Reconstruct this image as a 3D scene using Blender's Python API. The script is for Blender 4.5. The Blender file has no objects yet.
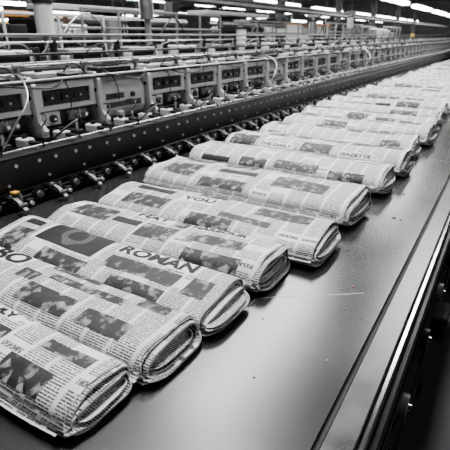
import bpy, bmesh, math, random
from mathutils import Vector, Matrix, noise
U = 0.4            # metres per layout unit
R = random.Random(7)
scene = bpy.context.scene
pi = math.pi

# ------------------------------------------------------------------ materials
def nodes(m):
    m.use_nodes = True
    nt = m.node_tree
    return nt, nt.nodes, nt.links, nt.nodes['Principled BSDF']

def mk(name, col, metal=0.0, rough=0.5, var=0.25, scale=8.0, emit=None, bump=0.0, spec=0.5):
    m = bpy.data.materials.new(name)
    nt, N, L, B = nodes(m)
    B.inputs['Metallic'].default_value = metal
    B.inputs['Specular IOR Level'].default_value = spec
    tc = N.new('ShaderNodeTexCoord')
    nz = N.new('ShaderNodeTexNoise'); nz.inputs['Scale'].default_value = scale
    nz.inputs['Detail'].default_value = 5
    L.new(tc.outputs['Object'], nz.inputs['Vector'])
    r = N.new('ShaderNodeValToRGB')
    r.color_ramp.elements[0].position = 0.3; r.color_ramp.elements[1].position = 0.7
    r.color_ramp.elements[0].color = tuple(c*(1-var) for c in col)+(1,)
    r.color_ramp.elements[1].color = tuple(min(1, c*(1+var)) for c in col)+(1,)
    L.new(nz.outputs['Fac'], r.inputs['Fac']); L.new(r.outputs['Color'], B.inputs['Base Color'])
    mr = N.new('ShaderNodeMapRange')
    mr.inputs['To Min'].default_value = max(0.03, rough*0.75); mr.inputs['To Max'].default_value = min(1, rough*1.25)
    L.new(nz.outputs['Fac'], mr.inputs['Value']); L.new(mr.outputs['Result'], B.inputs['Roughness'])
    if bump:
        b = N.new('ShaderNodeBump'); b.inputs['Strength'].default_value = bump; b.inputs['Distance'].default_value = 0.004
        L.new(nz.outputs['Fac'], b.inputs['Height']); L.new(b.outputs['Normal'], B.inputs['Normal'])
    if emit:
        B.inputs['Emission Color'].default_value = tuple(col)+(1,)
        B.inputs['Emission Strength'].default_value = emit
    return m

M_black = mk('black_painted_metal', (0.004, 0.004, 0.0045), 0.2, 0.36)
M_dark = mk('dark_grey_metal', (0.020, 0.020, 0.021), 0.5, 0.42)
M_darkmat = mk('charcoal_matte', (0.005, 0.005, 0.0055), 0.0, 0.7)
M_grey = mk('grey_enamel', (0.20, 0.20, 0.197), 0.1, 0.4)
M_light = mk('light_grey_enamel', (0.66, 0.66, 0.645), 0.05, 0.38, 0.15)
M_alu = mk('aluminium', (0.55, 0.55, 0.55), 0.95, 0.33, 0.15, 20)
M_rail = mk('worn_steel_rail', (0.11, 0.11, 0.112), 0.95, 0.30, 0.2, 20)
M_chrome = mk('polished_steel', (0.6, 0.6, 0.61), 1.0, 0.16, 0.08)
M_glass = mk('black_gloss_panel', (0.003, 0.003, 0.0035), 0.0, 0.25)
M_yellow = mk('safety_yellow', (0.75, 0.40, 0.05), 0.0, 0.5, 0.15)
M_orange = mk('safety_orange', (0.7, 0.28, 0.06), 0.0, 0.5, 0.15)
M_white = mk('white_plastic', (0.8, 0.8, 0.78), 0.0, 0.4, 0.06)
M_tube = mk('fluorescent_tube', (0.97, 1.0, 1.0), 0, 0.5, 0.0, emit=40)
M_floor = mk('concrete_floor_mat', (0.03, 0.03, 0.031), 0.0, 0.35, 0.35, 1.5)
M_ceil = mk('ceiling_mat', (0.02, 0.02, 0.021), 0.0, 0.8, 0.3, 0.8)
M_wall = mk('wall_mat', (0.05, 0.05, 0.052), 0.0, 0.8, 0.3, 0.8)
M_red = mk('red_paint_spot', (0.35, 0.03, 0.02), 0, 0.4)

def math_n(N, L, op, a, b=None, c=None):
    n = N.new('ShaderNodeMath'); n.operation = op
    for i, v in enumerate((a, b, c)):
        if v is None: continue
        if isinstance(v, (int, float)): n.inputs[i].default_value = v
        else: L.new(v, n.inputs[i])
    return n.outputs[0]

def belt_mat():
    m = bpy.data.materials.new('worn_steel')
    nt, N, L, B = nodes(m)
    B.inputs['Metallic'].default_value = 0.8
    tc = N.new('ShaderNodeTexCoord')
    n2 = N.new('ShaderNodeTexNoise'); n2.inputs['Scale'].default_value = 2.6; n2.inputs['Detail'].default_value = 3
    n2.inputs['Roughness'].default_value = 0.5
    L.new(tc.outputs['Object'], n2.inputs['Vector'])
    v = N.new('ShaderNodeTexVoronoi'); v.feature = 'DISTANCE_TO_EDGE'; v.inputs['Scale'].default_value = 3.2
    mp2 = N.new('ShaderNodeMapping'); mp2.inputs['Scale'].default_value = (1, 0.6, 1); mp2.inputs['Rotation'].default_value = (0, 0, 0.5)
    L.new(tc.outputs['Object'], mp2.inputs['Vector']); L.new(mp2.outputs['Vector'], v.inputs['Vector'])
    scr = math_n(N, L, 'LESS_THAN', v.outputs['Distance'], 0.0028)
    n3 = N.new('ShaderNodeTexNoise'); n3.inputs['Scale'].default_value = 4.0
    L.new(tc.outputs['Object'], n3.inputs['Vector'])
    gate = math_n(N, L, 'GREATER_THAN', n3.outputs['Fac'], 0.56)
    scr = math_n(N, L, 'MULTIPLY', scr, gate)
    base = math_n(N, L, 'MULTIPLY_ADD', n2.outputs['Fac'], 0.06, 0.035)
    base = math_n(N, L, 'MULTIPLY_ADD', scr, 0.09, base)
    cb = N.new('ShaderNodeCombineColor')
    for i in range(3): L.new(base, cb.inputs[i])
    L.new(cb.outputs[0], B.inputs['Base Color'])
    ro = math_n(N, L, 'MULTIPLY_ADD', n2.outputs['Fac'], 0.16, 0.17)
    ro = math_n(N, L, 'MULTIPLY_ADD', scr, 0.15, ro)
    L.new(ro, B.inputs['Roughness'])
    return m
M_belt = belt_mat()

def paper_mat(name, photo=0):
    m = bpy.data.materials.new(name)
    nt, N, L, B = nodes(m)
    B.inputs['Roughness'].default_value = 0.6
    B.inputs['Specular IOR Level'].default_value = 0.35
    uv = N.new('ShaderNodeUVMap'); uv.uv_map = 'UVMap'
    s = N.new('ShaderNodeSeparateXYZ'); L.new(uv.outputs['UV'], s.inputs[0])
    x, y = s.outputs[0], s.outputs[1]
    def noise_at(a, b, scale, det=2):
        c = N.new('ShaderNodeCombineXYZ')
        L.new(a, c.inputs[0]); L.new(b, c.inputs[1])
        n = N.new('ShaderNodeTexNoise'); n.inputs['Scale'].default_value = scale; n.inputs['Detail'].default_value = det
        L.new(c.outputs[0], n.inputs['Vector']); return n.outputs['Fac']
    fib = noise_at(x, y, 9, 6)
    if photo == 0:
        cw, lp = 0.115, 0.0092
        blk = lp*7
        cx = math_n(N, L, 'DIVIDE', x, cw)
        fx = math_n(N, L, 'FRACT', cx)
        incol = math_n(N, L, 'MULTIPLY', math_n(N, L, 'GREATER_THAN', fx, 0.08), math_n(N, L, 'LESS_THAN', fx, 0.93))
        ly = math_n(N, L, 'DIVIDE', y, lp)
        fy = math_n(N, L, 'FRACT', ly)
        line = math_n(N, L, 'GREATER_THAN', fy, 0.42)
        row = math_n(N, L, 'FLOOR', ly)
        wx = math_n(N, L, 'MULTIPLY', x, 240)
        word = noise_at(wx, math_n(N, L, 'MULTIPLY', row, 7.3), 1.0, 1)
        word = math_n(N, L, 'GREATER_THAN', word, 0.40)
        by = math_n(N, L, 'FLOOR', math_n(N, L, 'DIVIDE', y, blk))
        cell = N.new('ShaderNodeTexWhiteNoise'); cell.noise_dimensions = '2D'
        c2 = N.new('ShaderNodeCombineXYZ'); L.new(math_n(N, L, 'FLOOR', cx), c2.inputs[0]); L.new(by, c2.inputs[1])
        L.new(c2.outputs[0], cell.inputs['Vector'])
        cv = cell.outputs['Value']
        on = math_n(N, L, 'GREATER_THAN', cv, 0.06)
        t = math_n(N, L, 'MULTIPLY', math_n(N, L, 'MULTIPLY', incol, line), math_n(N, L, 'MULTIPLY', word, on))
        fby = math_n(N, L, 'FRACT', math_n(N, L, 'DIVIDE', y, blk))
        boldrow = math_n(N, L, 'MULTIPLY', math_n(N, L, 'GREATER_THAN', fby, 0.34), math_n(N, L, 'LESS_THAN', fby, 0.66))
        bw = math_n(N, L, 'GREATER_THAN', noise_at(math_n(N, L, 'MULTIPLY', x, 140), row, 1.0, 0), 0.43)
        bold = math_n(N, L, 'MULTIPLY', boldrow, math_n(N, L, 'MULTIPLY', bw, incol))
        isb = math_n(N, L, 'GREATER_THAN', cv, 0.95)
        notb = math_n(N, L, 'SUBTRACT', 1, isb)
        t = math_n(N, L, 'ADD', math_n(N, L, 'MULTIPLY', t, notb), math_n(N, L, 'MULTIPLY', bold, isb))
        t = math_n(N, L, 'MULTIPLY', t, 0.92)
        mix = N.new('ShaderNodeMix'); mix.data_type = 'RGBA'
        L.new(t, mix.inputs[0])
        r = N.new('ShaderNodeValToRGB')
        r.color_ramp.elements[0].color = (0.70, 0.70, 0.695, 1); r.color_ramp.elements[1].color = (0.85, 0.85, 0.842, 1)
        r.color_ramp.elements[0].position = .3; r.color_ramp.elements[1].position = .7
        L.new(fib, r.inputs['Fac'])
        L.new(r.outputs['Color'], mix.inputs[6]); mix.inputs[7].default_value = (0.015, 0.015, 0.015, 1)
        L.new(mix.outputs[2], B.inputs['Base Color'])
    else:
        nz = noise_at(x, y, 24, 5)
        c = N.new('ShaderNodeCombineXYZ'); L.new(x, c.inputs[0]); L.new(y, c.inputs[1])
        v = N.new('ShaderNodeTexVoronoi'); v.inputs['Scale'].default_value = 26; L.new(c.outputs[0], v.inputs['Vector'])
        sc = N.new('ShaderNodeSeparateColor'); L.new(v.outputs['Color'], sc.inputs[0])
        f = math_n(N, L, 'MULTIPLY_ADD', sc.outputs[0], 0.28, math_n(N, L, 'MULTIPLY', nz, 0.75))
        r = N.new('ShaderNodeValToRGB')
        e = r.color_ramp.elements
        e[0].position = 0.30; e[0].color = (0.005, 0.005, 0.005, 1)
        e[1].position = 0.72; e[1].color = (0.36, 0.36, 0.36, 1)
        a = e.new(0.54); a.color = (0.022, 0.022, 0.022, 1)
        L.new(f, r.inputs['Fac']); L.new(r.outputs['Color'], B.inputs['Base Color'])
    b = N.new('ShaderNodeBump'); b.inputs['Strength'].default_value = 0.22; b.inputs['Distance'].default_value = 0.004
    L.new(fib, b.inputs['Height']); L.new(b.outputs['Normal'], B.inputs['Normal'])
    return m
M_news = paper_mat('newsprint_text')
M_photo = paper_mat('newsprint_photo', 1)
M_ink = mk('black_ink', (0.006, 0.006, 0.006), 0, 0.6, 0.3, 40, spec=.25)
M_blank = mk('blank_newsprint', (0.80, 0.80, 0.793), 0, 0.7, 0.05, 20, spec=.3)
M_tone = mk('grey_ink_tint', (0.07, 0.07, 0.07), 0, 0.7, 0.35, 30, spec=.3)

# ------------------------------------------------------------------ mesh builder
class MB:
    def __init__(s): s.v = []; s.f = []; s.m = []; s.mats = []; s.sm = []; s.uv = None
    def mi(s, mat):
        if mat not in s.mats: s.mats.append(mat)
        return s.mats.index(mat)
    def add(s, vs, fs, mat, smooth=False):
        o = len(s.v); s.v += [tuple(v) for v in vs]; k = s.mi(mat)
        for f in fs:
            s.f.append([o+i for i in f]); s.m.append(k); s.sm.append(smooth)
    def box(s, x0, x1, y0, y1, z0, z1, mat, b=0.0, rot=None):
        if x1 < x0: x0, x1 = x1, x0
        if y1 < y0: y0, y1 = y1, y0
        if z1 < z0: z0, z1 = z1, z0
        c = Vector(((x0+x1)/2, (y0+y1)/2, (z0+z1)/2)); h = ((x1-x0)/2, (y1-y0)/2, (z1-z0)/2)
        b = min(b, 0.45*min(h)) if b else 0
        vs = []; fs = []
        if not b:
            for sx in (-1, 1):
                for sy in (-1, 1):
                    for sz in (-1, 1): vs.append(Vector((sx*h[0], sy*h[1], sz*h[2])))
            fs = [(0, 1, 3, 2), (4, 6, 7, 5), (0, 4, 5, 1), (2, 3, 7, 6), (0, 2, 6, 4), (1, 5, 7, 3)]
        else:
            idx = {}
            for ax in range(3):
                for sx in (-1, 1):
                    for sy in (-1, 1):
                        for sz in (-1, 1):
                            sg = (sx, sy, sz)
                            p = [sg[i]*(h[i] - (0 if i == ax else b)) for i in range(3)]
                            idx[(ax, sg)] = len(vs); vs.append(Vector(p))
            for ax in range(3):
                o1, o2 = [(1, 2), (2, 0), (0, 1)][ax]
                for sg in (-1, 1):
                    q = []
                    for a, bb in ((-1, -1), (1, -1), (1, 1), (-1, 1)):
                        t = [0, 0, 0]; t[ax] = sg; t[o1] = a; t[o2] = bb; q.append(idx[(ax, tuple(t))])
                    fs.append(q if sg > 0 else q[::-1])
            for ax in range(3):
                o1, o2 = [(1, 2), (2, 0), (0, 1)][ax]
                for a in (-1, 1):
                    for bb in (-1, 1):
                        t0 = [0, 0, 0]; t0[ax] = -1; t0[o1] = a; t0[o2] = bb
                        t1 = list(t0); t1[ax] = 1
                        q = [idx[(o1, tuple(t0))], idx[(o1, tuple(t1))], idx[(o2, tuple(t1))], idx[(o2, tuple(t0))]]
                        fs.append(q if a*bb < 0 else q[::-1])
            for sx in (-1, 1):
                for sy in (-1, 1):
                    for sz in (-1, 1):
                        q = [idx[(k, (sx, sy, sz))] for k in range(3)]
                        fs.append(q if sx*sy*sz > 0 else q[::-1])
        if rot is not None: vs = [rot @ v for v in vs]
        s.add([v+c for v in vs], fs, mat)
    def cyl(s, p0, p1, r, mat, n=16, r1=None, cap=True):
        p0 = Vector(p0); p1 = Vector(p1); d = (p1-p0).normalized()
        a = d.orthogonal().normalized(); b = d.cross(a); r1 = r if r1 is None else r1
        vs = []
        for i in range(n):
            t = 2*pi*i/n; e = a*math.cos(t)+b*math.sin(t)
            vs.append(p0+e*r); vs.append(p1+e*r1)
        s.add(vs, [(2*i, 2*((i+1) % n), 2*((i+1) % n)+1, 2*i+1) for i in range(n)], mat, True)
        if cap:
            s.add([vs[2*i] for i in range(n)], [tuple(range(n))[::-1]], mat)
            s.add([vs[2*i+1] for i in range(n)], [tuple(range(n))], mat)
    def gear(s, x0, x1, y, z, r, teeth, mat):
        n = teeth*4; ring = []
        for i in range(n):
            t = 2*pi*i/n; rr = r if i % 4 in (0, 1) else r*.84
            ring.append((y+rr*math.cos(t), z+rr*math.sin(t)))
        vs = [(x0, p[0], p[1]) for p in ring]+[(x1, p[0], p[1]) for p in ring]
        s.add(vs, [tuple(range(n)), tuple(range(n, 2*n))[::-1]]+[(i, i+n, (i+1) % n+n, (i+1) % n) for i in range(n)], mat)
    def tube(s, pts, r, mat, n=8, sub=6):
        P = [Vector(p) for p in pts]
        Q = []
        for i in range(len(P)-1):
            p0 = P[max(0, i-1)]; p1 = P[i]; p2 = P[i+1]; p3 = P[min(len(P)-1, i+2)]
            for k in range(sub):
                t = k/sub
                Q.append(0.5*((2*p1)+(-p0+p2)*t+(2*p0-5*p1+4*p2-p3)*t*t+(-p0+3*p1-3*p2+p3)*t**3))
        Q.append(P[-1])
        vs = []; a = None
        for i, q in enumerate(Q):
            d = (Q[min(i+1, len(Q)-1)]-Q[max(0, i-1)]).normalized()
            a = d.orthogonal().normalized() if a is None else (a-d*a.dot(d)).normalized()
            b = d.cross(a)
            for k in range(n):
                t = 2*pi*k/n; vs.append(q+(a*math.cos(t)+b*math.sin(t))*r)
        fs = []
        for i in range(len(Q)-1):
            for k in range(n):
                fs.append((i*n+k, i*n+(k+1) % n, (i+1)*n+(k+1) % n, (i+1)*n+k))
        fs.append(tuple(range(n))[::-1]); fs.append(tuple((len(Q)-1)*n+k for k in range(n)))
        s.add(vs, fs, mat, True)
    def prism(s, poly, y0, y1, mat):
        n = len(poly)
        vs = [(p[0], y0, p[1]) for p in poly]+[(p[0], y1, p[1]) for p in poly]
        fs = [tuple(range(n)), tuple(range(n, 2*n))[::-1]]+[(i, i+n, (i+1) % n+n, (i+1) % n) for i in range(n)]
        s.add(vs, fs, mat)
    def mesh(s, name):
        me = bpy.data.meshes.new(name)
        me.from_pydata(s.v, [], s.f)
        for m in s.mats: me.materials.append(m)
        me.polygons.foreach_set('material_index', s.m)
        me.polygons.foreach_set('use_smooth', s.sm)
        bm = bmesh.new(); bm.from_mesh(me)
        bmesh.ops.recalc_face_normals(bm, faces=bm.faces); bm.to_mesh(me); bm.free()
        me.transform(Matrix.Scale(U, 4))
        return me

def link(name, me, loc=(0, 0, 0), parent=None, rotz=0):
    ob = bpy.data.objects.new(name, me)
    scene.collection.objects.link(ob)
    ob.location = Vector(loc)*U; ob.rotation_euler[2] = rotz
    if parent: ob.parent = parent
    return ob
def empty(name):
    e = bpy.data.objects.new(name, None); scene.collection.objects.link(e); e.empty_display_size = 0.1
    return e

# ------------------------------------------------------------------ newspapers
_tc = {}
def text_geo(s):
    if s in _tc: return _tc[s]
    cu = bpy.data.curves.new('t', 'FONT'); cu.body = s; cu.resolution_u = 3; cu.offset = 0.035
    ob = bpy.data.objects.new('t', cu); scene.collection.objects.link(ob)
    dg = bpy.context.evaluated_depsgraph_get(); dg.update()
    me = bpy.data.meshes.new_from_object(ob.evaluated_get(dg))
    bm = bmesh.new(); bm.from_mesh(me)
    bmesh.ops.remove_doubles(bm, verts=bm.verts, dist=1e-5)
    xs = [v.co.x for v in bm.verts]; ys = [v.co.y for v in bm.verts]
    x0, x1, y0, y1 = min(xs), max(xs), min(ys), max(ys)
    for v in bm.verts: v.co = Vector(((v.co.x-x0)/(x1-x0), (v.co.y-y0)/(y1-y0), 0))
    for k in range(1, 10):
        bmesh.ops.bisect_plane(bm, geom=bm.verts[:]+bm.edges[:]+bm.faces[:], plane_co=(0, k/10, 0), plane_no=(0, 1, 0))
    for k in range(1, 16):
        bmesh.ops.bisect_plane(bm, geom=bm.verts[:]+bm.edges[:]+bm.faces[:], plane_co=(k/16, 0, 0), plane_no=(1, 0, 0))
    V = [tuple(v.co) for v in bm.verts]; bm.verts.index_update()
    F = [[v.index for v in f.verts] for f in bm.faces]
    bm.free(); bpy.data.objects.remove(ob); bpy.data.curves.remove(cu); bpy.data.meshes.remove(me)
    _tc[s] = (V, F); return _tc[s]

def newspaper_mesh(name, L, A, B, layers=7, nx=44, nt=40, layout=(), seed=0, flat=0.72, taper=0.0, tilt=0.0, droop=.34, splay=.03):
    """folded paper: nested folded sheets, fold at +Y, open page edges at -Y; length on X, origin centre-bottom."""
    rr = random.Random(seed)
    ph = [rr.uniform(0, 6.28) for _ in range(12)]
    dep = [0.0]
    for k in range(1, layers): dep.append(dep[-1]+(1.9 if (k+seed) % 3 == 0 else 0.70)*rr.uniform(.85, 1.15))
    sc_ = B*0.95/(dep[-1]+.5); dep = [d*sc_ for d in dep]
    th = 0.0048 if layers >= 7 else 0.0065
    def sgnp(v, e): return math.copysign(abs(v)**e, v)
    def pos(ang, k, x, off=0.0):
        a = math.radians(ang); ca = math.cos(a); sa = math.sin(a)
        u = x/L; e2 = (abs(u)*2)**5
        d = dep[k]
        Aa = max(0.02, A-d*0.7+off); Bb = max(0.004, B-d+off)
        y = Aa*sgnp(ca, flat); z = Bb*sgnp(sa, 0.58)
        fr = max(0.0, -ca)
        w = 1+0.05*math.sin(6.2*u+ph[0])+0.02*math.sin(9*u+ph[1])+taper*u
        if z > 0:
            z *= w*(1+0.05*math.sin(2.0*y/A+ph[2])+tilt*y/A)
            z += 0.0016*math.sin(15*u+ph[3]+3*y/A)+0.0008*math.sin(41*u+ph[7]-5*y/A)
            z += 0.11*B*e2*math.sin(4*y/A+ph[8]+k*.35)*(Bb/B)
            z -= fr*droop*B*(Bb/B)
        else:
            y -= fr**2*(0.006+0.010*((k*7+seed) % 4))
            z *= 1-0.12*e2*math.sin(3*y/A+ph[9])**2
        y += 0.010*math.sin(2.5*u+ph[4])+0.003*math.sin(11*u+ph[5])+fr*0.004*math.sin(13*u+ph[10]+k*1.3)
        return Vector((x, y, z+B*0.985))
    mb = MB(); uvv = []
    uo, vo = rr.uniform(0, 40), rr.uniform(0, 40)
    ang0 = 186.0; ang1 = -150.0
    n = nt
    W = nx+1
    arc0 = None
    for k in range(layers):
        s_ = ang0 + (k*6 if k < 4 else 20) + rr.uniform(-6, 5)
        e_ = ang1 + rr.uniform(-20, 12)
        if k == 0: s_, e_ = ang0, ang1
        angs = [s_+(e_-s_)*i/n for i in range(n+1)]
        arc = [0.0]
        for i in range(n): arc.append(arc[-1]+(pos(angs[i+1], k, 0)-pos(angs[i], k, 0)).length)
        if k == 0: arc0 = (angs, arc)
        ea, eb = rr.uniform(-.012, .010), rr.uniform(-.018, .028)
        base = len(mb.v); vs = []
        for side in (0, 1):
            for i, t in enumerate(angs):
                low = max(0.0, -math.sin(math.radians(t)))
                for j in range(nx+1):
                    u = j/nx
                    ww = (abs(u-0.5)*2)**6
                    ex = ((eb*(1 if k else 0)+splay*low if u > .5 else -abs(ea))+0.003*math.sin(t*.04+ph[6]+k))*ww
                    p = pos(t, k, (u-0.5)*L, -th*side); p.x += ex
                    vs.append(p); uvv.append((u*L+uo+k*3, arc[i]+vo+k))
        O = (n+1)*W
        fs = []
        for i in range(n):
            for j in range(nx):
                a = i*W+j
                fs.append((a, a+1, a+W+1, a+W)); fs.append((O+a, O+a+W, O+a+W+1, O+a+1))
        rim = []
        for i in range(n):
            for j in (0, nx):
                a = i*W+j; rim.append((base+a, base+a+W, base+O+a+W, base+O+a))
        for j in range(nx):
            for i in (0, n):
                a = i*W+j; rim.append((base+a, base+a+1, base+O+a+1, base+O+a))
        mb.add(vs, fs, M_news, True)
        mb.f += [list(q) for q in rim]; kk = mb.mi(M_blank); mb.m += [kk]*len(rim); mb.sm += [False]*len(rim)
    angs, arc = arc0
    def ang_at(s):
        lo, hi = 0, n
        while hi-lo > 1:
            m = (lo+hi)//2
            if arc[m] <= s: lo = m
            else: hi = m
        f = (s-arc[lo])/max(1e-9, arc[hi]-arc[lo]); return angs[lo]+(angs[hi]-angs[lo])*f
    def arc_at(t):
        f = (ang0-t)/(ang0-ang1)*n; i = min(n-1, int(f)); return arc[i]+(arc[i+1]-arc[i])*(f-i)
    s0, s1 = arc_at(183), arc_at(2)
    off = 0.0012
    def P(u, f, o_):
        s = s0+(s1-s0)*f; return pos(ang_at(s), 0, (u-0.5)*L, o_)
    def patch(u0, u1, f0, f1, mat, lev=1):
        a = max(2, int((u1-u0)*nx)+1); b = max(4, int((f1-f0)*26)+1)
        q = []
        for i in range(b+1):
            for j in range(a+1):
                uu = u0+(u1-u0)*j/a; ff = f0+(f1-f0)*i/b
                q.append(P(uu, ff, off*lev)); uvv.append((uu*L+uo, (s0+(s1-s0)*ff)+vo))
        mb.add(q, [(i*(a+1)+j, i*(a+1)+j+1, (i+1)*(a+1)+j+1, (i+1)*(a+1)+j) for i in range(b) for j in range(a)], mat, True)
    def text(st, u0, u1, f0, f1, mat, lev=2):
        V, F = text_geo(st)
        q = []
        for v in V:
            q.append(P(u0+(u1-u0)*v[0], f0+(f1-f0)*v[1], off*lev)); uvv.append((0, 0))
        mb.add(q, F, mat, False)
    def disc(u, f, ru, mat, lev=2, hole=0.0):
        q = []; N_ = 28; rf = ru*L/(s1-s0)
        for rad in (1, hole):
            for k in range(N_):
                t = 2*pi*k/N_
                q.append(P(u+ru*rad*math.cos(t), f+rf*rad*math.sin(t), off*lev)); uvv.append((0, 0))
        mb.add(q, [(k, (k+1) % N_, N_+(k+1) % N_, N_+k) for k in range(N_)], mat, False)
    mm = {'photo': M_photo, 'ink': M_ink, 'blank': M_blank, 'tone': M_tone}
    for it in layout:
        if it[0] == 'text': text(*it[1:6], mm[it[6]], 3)
        elif it[0] == 'disc': disc(it[1], it[2], it[3], mm[it[4]], 3, it[5])
        else: patch(*it[1:5], mm[it[0]], it[5] if len(it) > 5 else 1)
    me = bpy.data.meshes.new(name)
    me.from_pydata([tuple(v) for v in mb.v], [], mb.f)
    for m in mb.mats: me.materials.append(m)
    me.polygons.foreach_set('material_index', mb.m); me.polygons.foreach_set('use_smooth', mb.sm)
    ul = me.uv_layers.new(name='UVMap')
    li = [0]*len(me.loops); me.loops.foreach_get('vertex_index', li)
    flat_uv = []
    for i in li: flat_uv += list(uvv[i])
    ul.data.foreach_set('uv', flat_uv)
    zm = min(v.co.z for v in me.vertices)
    me.transform(Matrix.Translation((0, 0, -zm+0.001))); me.transform(Matrix.Scale(U, 4))
    me.update(); return me

WORDS = ['ROMANA', 'CITY NEWS', 'THE DAILY', 'WORLD', 'MARKETS', 'HARBOUR', 'SUNDAY', 'REPORT', 'NATION', 'GAZETTE']
def rand_layout(seed):
    q = random.Random(seed); lay = []
    for row in ((.02, .45), (.52, .95)):
        u = q.uniform(.02, .08)
        while u < 0.9:
            w = q.uniform(0.09, 0.22); u1 = min(0.97, u+w); k = q.random()
            f0 = row[0]+q.uniform(0, .10); f1 = min(row[1], f0+q.uniform(0.16, 0.36))
            if k < 0.46: lay.append(('photo', u, u1, f0, f1))
            elif k < 0.54: lay.append(('ink', u, u1, f0, f0+.10))
            elif k < 0.68:
                lay.append(('blank', u, u1, f0, f0+0.13)); lay.append(('text', q.choice(WORDS), u+.01, u1-.01, f0+.03, f0+.10, 'ink'))
            u = u1+q.uniform(0.01, 0.06)
    return lay

near = [
 (-.830, .540, .795, .047, .54, [('photo', .46, .72, .28, .58), ('photo', .14, .40, .38, .8), ('photo', .78, .92, .16, .42), ('blank', .44, .70, .70, .84), ('text', 'THE DAILY', .45, .68, .72, .82, 'ink'), ('photo', .82, .96, .56, .74)], -2.28, dict(taper=.2, droop=.28)),
 (-.790, .780, 1.080, .050, .52, [('blank', .08, .46, .56, .92), ('text', 'RCABO', .09, .45, .60, .88, 'ink'), ('photo', .56, .74, .18, .46), ('photo', .48, .55, .46, .62), ('photo', .58, .84, .58, .72), ('photo', .20, .44, .12, .38), ('photo', .87, .96, .70, .9), ('photo', .78, .92, .20, .44), ('photo', .54, .72, .80, .94)], -2.28, dict(taper=.28, droop=.24, splay=.045)),
 (-.762, 1.070, 1.405, .053, .54, [('blank', .16, .50, .40, .985), ('ink', .18, .48, .43, .96, 2), ('disc', .33, .70, .07, 'tone', .6), ('blank', .53, .88, .64, .88), ('text', 'ROMAN', .54, .86, .66, .85, 'ink'), ('photo', .54, .84, .36, .56), ('photo', .62, .84, .10, .28), ('photo', .04, .15, .10, .50), ('photo', .28, .50, .12, .34), ('ink', .04, .13, .64, .76), ('photo', .88, .96, .34, .58)], -2.03, dict(taper=-.12, droop=.32, splay=.045)),
 (-.738, 1.400, 1.740, .058, .58, [('blank', .34, .52, .70, .88), ('text', 'HAT', .35, .51, .72, .86, 'ink'), ('photo', .44, .60, .28, .58), ('photo', .66, .90, .42, .60), ('photo', .06, .26, .38, .74), ('blank', .62, .88, .70, .84), ('text', 'HARBOUR', .63, .87, .72, .82, 'ink'), ('photo', .7, .93, .08, .28), ('photo', .55, .61, .66, .92), ('ink', .28, .42, .46, .56)], -1.98, dict(taper=.1, droop=.28)),
 (-.612, 1.76, 2.15, .062, .60, [('ink', .08, .28, .62, .76), ('blank', .34, .52, .50, .68), ('text', 'YOU', .35, .51, .52, .66, 'ink'), ('photo', .10, .32, .22, .48), ('photo', .70, .93, .52, .78), ('photo', .46, .66, .10, .30), ('photo', .58, .80, .32, .44), ('photo', .40, .54, .74, .94)], -1.97, dict(taper=.22, droop=.34)),
 (-.62, 2.28, 2.73, .075, .68, [('photo', .64, .88, .30, .56), ('ink', .34, .54, .44, .55), ('photo', .06, .24, .22, .58), ('blank', .60, .80, .72, .85), ('text', 'MARKETS', .61, .79, .74, .83, 'ink'), ('photo', .3, .54, .08, .26), ('photo', .32, .50, .66, .88), ('photo', .08, .26, .7, .9)], -2.05, dict(taper=.15, droop=.20)),
 (-.595, 2.90, 3.30, .079, .70, None, -2.10, dict(taper=-.1, droop=.25)),
 (-.56, 3.45, 3.86, .083, .72, None, -2.10, dict(taper=.2, droop=.2)),
 (-.60, 4.03, 4.44, .079, .70, None, -2.06, dict(taper=0, droop=.3)),
 (-.56, 4.61, 5.02, .085, .72, None, -2.05, dict(taper=.2, droop=.2)),
]
yaws = [0.0, -0.02, 0.01, 0.035, 0.03, -0.04, 0.03, -0.03, 0.03, -0.02]
for i, (xr, y0, y1, B, fl, lay, xl, kw) in enumerate(near):
    L_ = xr-xl; A = (y1-y0)/2-0.006
    me = newspaper_mesh('newspaper', L_, A, B, layers=8 if i < 6 else 7, nx=52, nt=46, layout=lay if lay is not None else rand_layout(50+i), seed=i+3, flat=fl, tilt=0.12, **kw)
    ob = link('newspaper', me, ((xl+xr)/2, (y0+y1)/2, 0.0), rotz=yaws[i]*0.5)
far = [newspaper_mesh('newspaper', 1.5, .178+.012*(k % 2), .084+.004*(k % 3), layers=5, nx=20, nt=30, layout=rand_layout(90+k), seed=30+k, flat=.78, taper=.2*(k % 3-1)) for k in range(5)]
y = 5.40
i = 0
while y < 23:
    link('newspaper', far[(i*3+i//5) % 5], (-1.33+R.uniform(-.07, .07), y, 0), rotz=R.uniform(-.04, .04))
    y += R.uniform(.57, .66); i += 1

# ------------------------------------------------------------------ conveyor table
Y0, Y1 = -1.2, 34
conv = empty('conveyor_table')
b = MB()
b.box(-2.42, -.250, Y0, Y1, -.035, 0, M_belt)
link('steel_top', b.mesh('steel_top'), parent=conv)
b = MB()
b.box(-.250, -.232, Y0, Y1, -.05, -.014, M_darkmat)
b.box(-.232, -.150, Y0, Y1, -.055, .000, M_rail, .004)
b.box(-.146, -.128, Y0, Y1, -.095, -.006, M_chrome, .004)
b.box(-.128, -.105, Y0, Y1, -.13, -.06, M_dark, .004)
link('edge_rail', b.mesh('edge_rail'), parent=conv)
b = MB()
b.box(-.24, -.16, Y0, Y1, -.42, -.056, M_black, .004)
b.box(-.26, -.10, Y0, Y1, -.46, -.42, M_dark, .004)
b.box(-2.40, -2.30, Y0, Y1, -.42, -.036, M_black, .004)
b.box(-.22, -.12, Y0, Y1, -1.35, -1.22, M_dark, .005)
b.box(-2.35, -.23, Y0, Y1, -1.30, -1.26, M_darkmat)
y = Y0+.6
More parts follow.
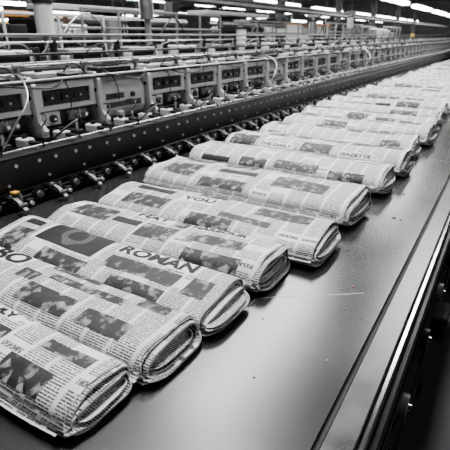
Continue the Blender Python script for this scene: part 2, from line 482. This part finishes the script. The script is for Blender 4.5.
while y < Y1:
    for x in (-.20, -2.34):
        b.box(x-.05, x+.05, y-.05, y+.05, -2.26, -.42, M_dark, .006)
        b.box(x-.08, x+.08, y-.1, y+.1, -2.30, -2.255, M_dark, .006)
    b.box(-2.3, -.24, y-.04, y+.04, -.42, -.30, M_black)
    y += 2.3
link('under_frame', b.mesh('under_frame'), parent=conv)
b = MB()
y = Y0+.3; k = 0
while y < 14:
    b.box(-.16, -.145, y-.04, y+.04, -.36, -.14, M_grey, .003)
    b.cyl((-.145, y, -.25), (-.075, y, -.25), .052, M_grey if k % 2 else M_dark, 22)
    b.cyl((-.075, y, -.25), (-.062, y, -.25), .020, M_chrome, 12)
    b.cyl((-.16, y+.22, -.18), (-.135, y+.22, -.18), .014, M_alu, 8)
    b.cyl((-.16, y+.22, -.36), (-.135, y+.22, -.36), .014, M_alu, 8)
    if k % 3 == 1:
        b.box(-.15, -.02, y+.10, y+.30, -.62, -.46, M_darkmat, .01)
        b.cyl((-.02, y+.2, -.54), (.02, y+.2, -.54), .05, M_grey, 18)
        b.tube([(-.05, y+.3, -.5), (-.04, y+.45, -.62), (-.12, y+.6, -.9), (-.14, y+.65, -1.2)], .014, M_black)
    y += .46; k += 1
b.cyl((-.105, Y0, -.195), (-.105, 14, -.195), .006, M_black, 6)
b.cyl((-.105, Y0, -.305), (-.105, 14, -.305), .006, M_black, 6)
link('idler_rollers', b.mesh('idler_rollers'), parent=conv)
b = MB()
for (x, yy, r, mt) in [(-.52, 2.05, .009, M_darkmat), (-.37, 2.25, .005, M_red), (-.40, 1.72, .005, M_red), (-.36, 1.9, .004, M_red), (-.42, 2.62, .013, M_darkmat), (-.38, 2.6, .007, M_darkmat), (-.62, 1.30, .004, M_darkmat), (-.33, 1.2, .005, M_rail), (-.46, 3.1, .012, M_darkmat), (-.50, 1.0, .004, M_darkmat), (-.30, 1.5, .004, M_darkmat)]:
    b.cyl((x, yy, 0), (x, yy, .0012), r, mt, 12)
link('grime_spots', b.mesh('grime_spots'), parent=conv)

# ------------------------------------------------------------------ gripper / inserter machine
mach = empty('newspaper_inserter_machine')
MY0, MY1 = -.4, 34
b = MB()
b.box(-2.62, -2.50, MY0, MY1, .100, .300, M_black, .006)
b.box(-2.66, -2.485, MY0, MY1, .300, .318, M_dark, .004)
b.box(-2.60, -2.487, MY0, MY1, .080, .100, M_dark, .003)
b.box(-3.20, -2.60, MY0, MY1, -.10, .10, M_darkmat)
b.box(-3.3, -2.66, MY0, MY1, .27, .305, M_black)
b.cyl((-2.474, MY0, .352), (-2.474, MY1, .352), .008, M_chrome, 10)
b.box(-3.35, -3.10, MY0, MY1, -.1, .66, M_darkmat)
b.box(-3.12, -2.76, MY0, MY1, .690, .712, M_dark, .003)
b.cyl((-2.74, MY0, .715), (-2.74, MY1, .715), .008, M_alu, 10)
b.cyl((-2.90, MY0, .80), (-2.90, MY1, .80), .010, M_chrome, 10)
b.cyl((-3.05, MY0, .865), (-3.05, MY1, .865), .010, M_dark, 10)
b.box(-3.32, -3.26, MY0, MY1, .74, .80, M_grey, .004)
for x in (-3.2, -2.75):
    yy = MY0+.5
    while yy < MY1:
        b.box(x-.05, x+.05, yy-.05, yy+.05, -2.3, -.08, M_darkmat); yy += 3.0
link('main_rail', b.mesh('main_rail'), parent=mach)

P_ = 0.60
b = MB()
for yy in (.07, .20, .37, .50):
    b.cyl((-2.50, yy, .255), (-2.489, yy, .255), .0115, M_white, 10)
for yy in (.13, .43):
    b.cyl((-2.50, yy, .145), (-2.489, yy, .145), .009, M_white, 10)
for yy in (.10, .40):
    b.box(-2.70, -2.60, yy-.04, yy+.04, .318, .375, M_light, .006)
    b.cyl((-2.65, yy, .375), (-2.65, yy, .40), .018, M_dark, 10)
    b.box(-2.60, -2.53, yy-.016, yy+.016, .318, .338, M_alu, .003)
    b.cyl((-2.60, yy, .352), (-2.466, yy, .352), .014, M_dark, 10)
for yy in (.25, .55):
    b.box(-2.74, -2.62, yy-.03, yy+.03, .318, .36, M_dark, .004)
    b.cyl((-2.66, yy, .36), (-2.66, yy, .42), .010, M_alu, 8)
    b.tube([(-2.66, yy, .42), (-2.64, yy+.03, .47), (-2.70, yy+.06, .50), (-2.80, yy+.07, .48)], .005, M_black, 6, 4)
rail_seg = b.mesh('rail_fittings')

def bracket(b, m):
    b.prism([(-3.1, .30), (-2.70, .30), (-2.68, .38), (-2.74, .44), (-2.75, .68), (-2.80, .735), (-3.1, .735)], -.010, .022, m)
    b.cyl((-2.715, -.02, .345), (-2.715, .035, .345), .020, M_dark, 14)
    b.cyl((-2.90, -.03, .80), (-2.90, .04, .80), .018, M_grey, 12)
    b.box(-2.915, -2.885, -.008, .018, .73, .80, M_grey)
    b.cyl((-2.79, -.016, .60), (-2.79, .028, .60), .016, M_dark, 10)
    b.cyl((-2.79, -.016, .48), (-2.79, .028, .48), .010, M_chrome, 10)

b = MB()
b.box(-3.10, -2.82, .05, .56, .375, .685, M_dark, .010)
b.box(-2.825, -2.780, .035, .575, .640, .690, M_light, .004)
b.box(-2.825, -2.780, .035, .575, .495, .530, M_light, .004)
for yy in (.035, .525): b.box(-2.824, -2.782, yy, yy+.05, .525, .645, M_light, .003)
b.box(-2.822, -2.80, .085, .525, .53, .645, M_glass)
for (a0, a1) in ((.12, .22), (.26, .34), (.38, .49)):
    b.box(-2.80, -2.788, a0, a1, .560, .60, M_dark, .004)
    b.cyl((-2.79, (a0+a1)/2, .582), (-2.782, (a0+a1)/2, .582), .008, M_white, 8)
b.box(-2.825, -2.785, .07, .22, .39, .485, M_light, .006)
b.cyl((-2.79, .145, .44), (-2.76, .145, .44), .028, M_dark, 16)
b.cyl((-2.79, .145, .44), (-2.75, .145, .44), .010, M_chrome, 8)
b.box(-2.825, -2.79, .30, .48, .405, .475, M_grey, .006)
b.cyl((-2.79, .36, .44), (-2.74, .36, .44), .013, M_chrome, 12)
b.cyl((-2.79, .43, .44), (-2.74, .43, .44), .013, M_chrome, 12)
b.box(-3.08, -2.78, .06, .55, .31, .372, M_black, .004)
b.cyl((-2.80, .50, .34), (-2.72, .50, .34), .014, M_alu, 10)
bracket(b, M_light)
b.box(-3.06, -2.86, .12, .30, .712, .75, M_light, .006)
b.box(-3.04, -2.84, .36, .50, .712, .735, M_black, .005)
b.cyl((-2.95, .21, .75), (-2.95, .21, .775), .03, M_dark, 12)
b.tube([(-2.95, .43, .73), (-2.90, .46, .80), (-2.86, .52, .78), (-2.84, .58, .70)], .006, M_black, 6, 4)
b.tube([(-2.79, .36, .42), (-2.72, .37, .39), (-2.70, .42, .36), (-2.72, .50, .33)], .005, M_black, 6, 4)
b.tube([(-2.78, .30, .69), (-2.755, .31, .60), (-2.755, .30, .50), (-2.78, .27, .42)], .004, M_black, 6, 4)
module = b.mesh('inserter_module')

b = MB()
b.prism([(-3.1, .375), (-2.82, .375), (-2.785, .43), (-2.785, .58), (-2.86, .685), (-3.1, .685)], .05, .56, M_light)
b.box(-2.79, -2.778, .09, .51, .44, .485, M_glass, .004)
b.box(-2.79, -2.778, .09, .30, .51, .555, M_glass, .004)
b.cyl((-2.782, .40, .53), (-2.765, .40, .53), .022, M_dark, 14)
b.box(-3.08, -2.78, .06, .55, .31, .372, M_black, .004)
b.box(-2.84, -2.74, .20, .25, .33, .41, M_light, .006)
bracket(b, M_light)
b.box(-3.06, -2.86, .10, .50, .712, .76, M_dark, .006)
b.box(-3.02, -2.90, .20, .40, .76, .79, M_grey, .006)
b.tube([(-2.86, .15, .74), (-2.78, .17, .70), (-2.75, .20, .60), (-2.765, .22, .50)], .005, M_black, 6, 4)
module2 = b.mesh('inserter_module')

b = MB()
b.box(-2.462, -2.42, -.035, .035, .04, .10, M_dark, .004)
b.prism([(-2.45, .105), (-2.38, .08), (-2.31, .035), (-2.335, .022), (-2.39, .055), (-2.45, .075)], -.012, .012, M_grey)
b.cyl((-2.35, -.028, .048), (-2.35, .028, .048), .022, M_dark, 14)
b.cyl((-2.35, -.034, .048), (-2.35, .034, .048), .008, M_chrome, 8)
b.cyl((-2.43, .05, .02), (-2.43, .05, .10), .012, M_alu, 10)
b.cyl((-2.43, .05, .008), (-2.43, .05, .02), .022, M_darkmat, 12)
b.box(-2.46, -2.41, .08, .13, .008, .055, M_dark, .004)
b.cyl((-2.41, .105, .03), (-2.395, .105, .03), .012, M_white, 10)
b.gear(-2.455, -2.435, .19, .062, .048, 12, M_dark)
b.cyl((-2.435, .19, .062), (-2.42, .19, .062), .022, M_grey, 12)
b.cyl((-2.42, .19, .062), (-2.41, .19, .062), .009, M_chrome, 8)
gripper = b.mesh('gripper')

grips = empty('paper_gripper_row')
y = MY0+.02; k = 0
while y < MY1-.6:
    link('rail_fittings', rail_seg, (0, y, 0), mach)
    link('inserter_module', module2 if k % 5 == 0 else module, (0, y, 0), mach)
    if y < 20:
        link('gripper', gripper, (0, y+.1, 0), grips); link('gripper', gripper, (0, y+.4, 0), grips)
    y += P_; k += 1
b = MB()
b.cyl((-2.452, MY0, .065), (-2.452, 20, .065), .010, M_dark, 10)
b.box(-2.455, -2.41, 1.52, 1.56, .11, .125, M_yellow, .004)
link('gripper_shaft', b.mesh('gripper_shaft'), parent=grips)
b = MB()
for (yy, s) in ((1.62, 1), (5.2, 1.05), (9.6, 1)):
    b.tube([(-2.60, yy, .34), (-2.50, yy+.05, .50*s), (-2.52, yy+.18, .64*s), (-2.72, yy+.28, .76), (-2.95, yy+.3, .72)], .005, M_alu)
for k in range(14):
    yy = .8+k*.9
    b.tube([(-2.78, yy, .72), (-2.72, yy+.15, .67+.02*(k % 3)), (-2.72, yy+.45, .66), (-2.78, yy+.62, .72)], .006, M_black)
    b.tube([(-2.62, yy+.3, .33), (-2.58, yy+.42, .41), (-2.62, yy+.55, .44), (-2.77, yy+.62, .40)], .008, M_black)
    b.tube([(-3.05, yy+.1, .74), (-3.0, yy+.2, .90), (-3.02, yy+.5, .93), (-3.15, yy+.7, .72)], .006, M_grey if k % 2 else M_black)
link('hoses', b.mesh('hoses'), parent=mach)

# second bank behind
bank = empty('feeder_bank')
b = MB()
b.box(-4.6, -4.05, MY0, 40, -2.3, .70, M_darkmat)
b.box(-4.55, -4.08, MY0, 40, .70, .73, M_black)
b.box(-4.06, -4.02, MY0, 40, .60, .66, M_light, .004)
b.cyl((-3.95, MY0, .72), (-3.95, 40, .72), .012, M_alu, 8)
b.cyl((-4.2, MY0, .93), (-4.2, 40, .93), .010, M_alu, 8)
b.cyl((-4.4, MY0, 1.0), (-4.4, 40, 1.0), .014, M_grey, 8)
yy = MY0; k = 0
while yy < 39:
    b.box(-4.10, -4.00, yy, yy+.04, .3, .80, M_light, .006)
    b.box(-4.45, -4.10, yy+.12, yy+.62, .73, .86, M_grey if k % 3 else M_light, .01)
    b.box(-4.10, -4.085, yy+.17, yy+.57, .755, .835, M_glass, .003)
    b.cyl((-4.3, yy+.8, .73), (-4.3, yy+.8, .88), .045, M_dark, 12)
    b.box(-4.25, -4.17, yy, yy+.03, .73, .94, M_dark)
    b.tube([(-4.2, yy+.3, .93), (-4.1, yy+.45, .84), (-4.08, yy+.7, .82), (-4.2, yy+.9, .93)], .010, M_black, 6, 4)
    yy += .95; k += 1
link('bank_body', b.mesh('bank_body'), parent=bank)

def post(x, y, kind, k):
    b = MB()
    h = 1.25+.25*(k % 3)
    b.box(-.09, .09, -.09, .09, -2.3, -2.25, M_dark)
    b.cyl((0, 0, -2.25), (0, 0, h), .05, M_alu if k % 2 else M_grey, 16)
    b.cyl((0, 0, h-.5), (0, 0, h-.12), .12, M_light if kind else M_alu, 20)
    b.cyl((0, 0, h-.12), (0, 0, h-.08), .135, M_dark, 20)
    b.box(-.2, .2, -.05, .05, h, h+.08, M_grey, .01)
    b.box(.08, .26, -.12, .12, .3, .75, M_light, .015)
    b.box(.255, .265, -.08, .08, .5, .7, M_glass)
    b.tube([(.1, 0, .75), (.2, .2, 1.1), (.1, .6, 1.28), (0, 1.0, 1.15), (0, 1.1, .8), (0, 1.1, .2)], .014, M_alu if k == 1 else M_black)
    link('pneumatic_post', b.mesh('pneumatic_post'), (x, y, 0))
for k, (x, y) in enumerate([(-5.4, 2.6), (-5.4, 4.3), (-5.6, 6.6), (-5.8, 10.3), (-5.6, 14.5), (-5.8, 19), (-5.6, 26)]):
    post(x, y, k % 2, k)

def tower(x, y, w, d, h, k):
    q = random.Random(k); b = MB()
    z0 = -2.3
    fm = q.choice([M_grey, M_dark, M_darkmat, M_light])
    for yy in (0, w/2, w):
        b.box(0, d, yy-.12, yy+.12, z0, h*.62, fm, .03)
        b.box(.2*d, .8*d, yy-.1, yy+.1, h*.62, h, fm, .03)
    nz = int((h-z0)/.55)
    for j in range(nz):
        z = z0+.4+j*.55
        b.cyl((d+.02, .1, z), (d+.02, w-.1, z), .17 if j % 2 else .11, M_alu if j % 3 == 0 else M_dark, 14)
    b.box(.1, d-.1, .1, w-.1, z0, h*.55, M_darkmat)
    zz = .35+q.uniform(0, .4)
    b.box(d+.3, d+1.2, -.4, w+.4, zz-.08, zz, M_dark)
    cc = q.choice([M_yellow, M_light, M_grey, M_light])
    for z in (zz+.45, zz+.9): b.cyl((d+1.2, -.4, z), (d+1.2, w+.4, z), .035, cc, 8)
    t = -.4
    while t <= w+.41: b.cyl((d+1.2, t, zz), (d+1.2, t, zz+.9), .035, cc, 8); t += (w+.8)/5
    for t in (-.3, w+.3): b.box(d+1.1, d+1.2, t-.05, t+.05, z0, zz-.08, M_dark)
    for j in range(3):
        yy = q.uniform(.2, w-.8)
        b.box(d+.1, d+.5, yy, yy+.5, zz+.0, zz+.7, q.choice([M_light, M_grey, M_dark]), .02)
    b.box(.3*d, .7*d, .3, w-.3, h, h+.15, q.choice([M_orange, M_grey, M_dark, M_light]), .02)
    link('printing_press_tower', b.mesh('printing_press_tower'), (x, y, 0))
k = 0
for (x, ys) in ((-11, (2.5, 9, 17, 27, 40)), (-21, (6, 17, 30, 46)), (-36, (14, 30, 52)), (-56, (22, 44, 70))):
    for y in ys:
        sc = 1+abs(x)/60
        tower(x-2.2, y, R.uniform(4.2, 5.6)*sc, 2.2*sc, R.uniform(1.2, 1.7)+abs(x)*.018, 100+k); k += 1

for x in (-17.6, -30, -47, -66):
    b = MB()
    for y in range(8, 110, 15):
        b.box(x-.3, x+.3, y-.3, y+.3, -2.3, 8.0, M_dark, .04)
        b.box(x-.32, x+.32, y-.32, y+.32, -.6, 1.2, M_yellow if (y//15) % 3 == 0 else M_light, .04)
    link('hall_columns', b.mesh('hall_columns'))
for x, z, pm in ((-14.8, 2.5, M_light), (-32, 2.1, M_orange), (-51, 3.0, M_light)):
    b = MB()
    b.box(x-.5, x+.5, 5, 118, z, z+.14, M_dark)
    b.cyl((x+.9, 5, z+.3), (x+.9, 118, z+.3), .08, M_grey, 8)
    b.cyl((x+.8, 5, z+.1), (x+.8, 118, z+.1), .08, pm, 8)
    for y in range(8, 118, 8):
        b.box(x-.04, x+.04, y-.04, y+.04, -2.3, z, M_dark)
        b.box(x-.9, x+.9, y+.1, y+.2, z-.06, z, M_dark)
    link('cable_tray', b.mesh('cable_tray'))

b = MB()
b.box(-.40, .40, 0, 9, .16, .30, M_grey, .03)
b.cyl((-.17, .15, .05), (-.17, 8.85, .05), .15, M_tube, 10)
b.cyl((.17, .15, .05), (.17, 8.85, .05), .15, M_tube, 10)
for t in (1, 8): b.cyl((0, t, .30), (0, t, 4.35), .02, M_dark, 6)
fx = b.mesh('fluorescent_light')
for x in (-9.5, -19.5, -26, -40, -49, -62, -84):
    for y in range(12, 112, 13):
        if (x == -9.5 and y < 30): continue
        link('fluorescent_light', fx, (x, y+R.uniform(-1, 1), 3.6))

def plain(name, *a):
    b = MB(); b.box(*a); link(name, b.mesh(name))
plain('floor', -100, 12, -12, 120, -2.5, -2.3, M_floor)
plain('ceiling', -100, 12, -12, 120, 8.0, 8.2, M_ceil)
plain('wall_back', -100, 12, 120, 120.3, -2.5, 8.2, M_wall)
plain('wall_left', -100.3, -100, -12, 120, -2.5, 8.2, M_wall)

# ------------------------------------------------------------------ lights
def area(name, loc, sx, sy, power, rot=(0, 0, 0), col=(1, 1, .993)):
    l = bpy.data.lights.new(name, 'AREA'); l.shape = 'RECTANGLE'; l.size = sx*U; l.size_y = sy*U; l.energy = power; l.color = col
    o = bpy.data.objects.new(name, l); scene.collection.objects.link(o)
    o.location = Vector(loc)*U; o.rotation_euler = rot
area('right_fill_light', (-4.2, 9.0, 6.2), 1.2, 7, 200)
area('right_fill_light', (-1.0, 13.0, 6.2), 1.2, 7, 110)
area('right_fill_light', (-2.6, 2.6, 6.0), 1.0, 4, 115, (0, -.2, 0))
area('right_fill_light', (2.6, 3.4, 4.6), 1.0, 5, 14, (0, .65, 0))  # added fill from the right to brighten the paper ends, not a hall fixture
area('right_fill_light', (-4.0, 24.0, 6.2), 1.5, 9, 140)
area('right_fill_light', (-13, 14, 6.6), 2, 16, 200)
area('right_fill_light', (-28, 30, 6.6), 3, 24, 450)

w = bpy.data.worlds.new('hall_ambient'); scene.world = w; w.use_nodes = True
w.node_tree.nodes['Background'].inputs[0].default_value = (.98, .99, 1, 1)
w.node_tree.nodes['Background'].inputs[1].default_value = 0.04

# ------------------------------------------------------------------ camera
cam = bpy.data.cameras.new('camera'); co = bpy.data.objects.new('camera', cam); scene.collection.objects.link(co)
cam.sensor_width = 36; cam.lens = 447/450*36; cam.clip_start = .01; cam.clip_end = 200
co.location = (0, 0, U)
co.rotation_euler = (math.radians(90-23.03), 0, math.radians(31.3))
cam.dof.use_dof = True; cam.dof.focus_distance = 1.8*U; cam.dof.aperture_fstop = 14
scene.camera = co
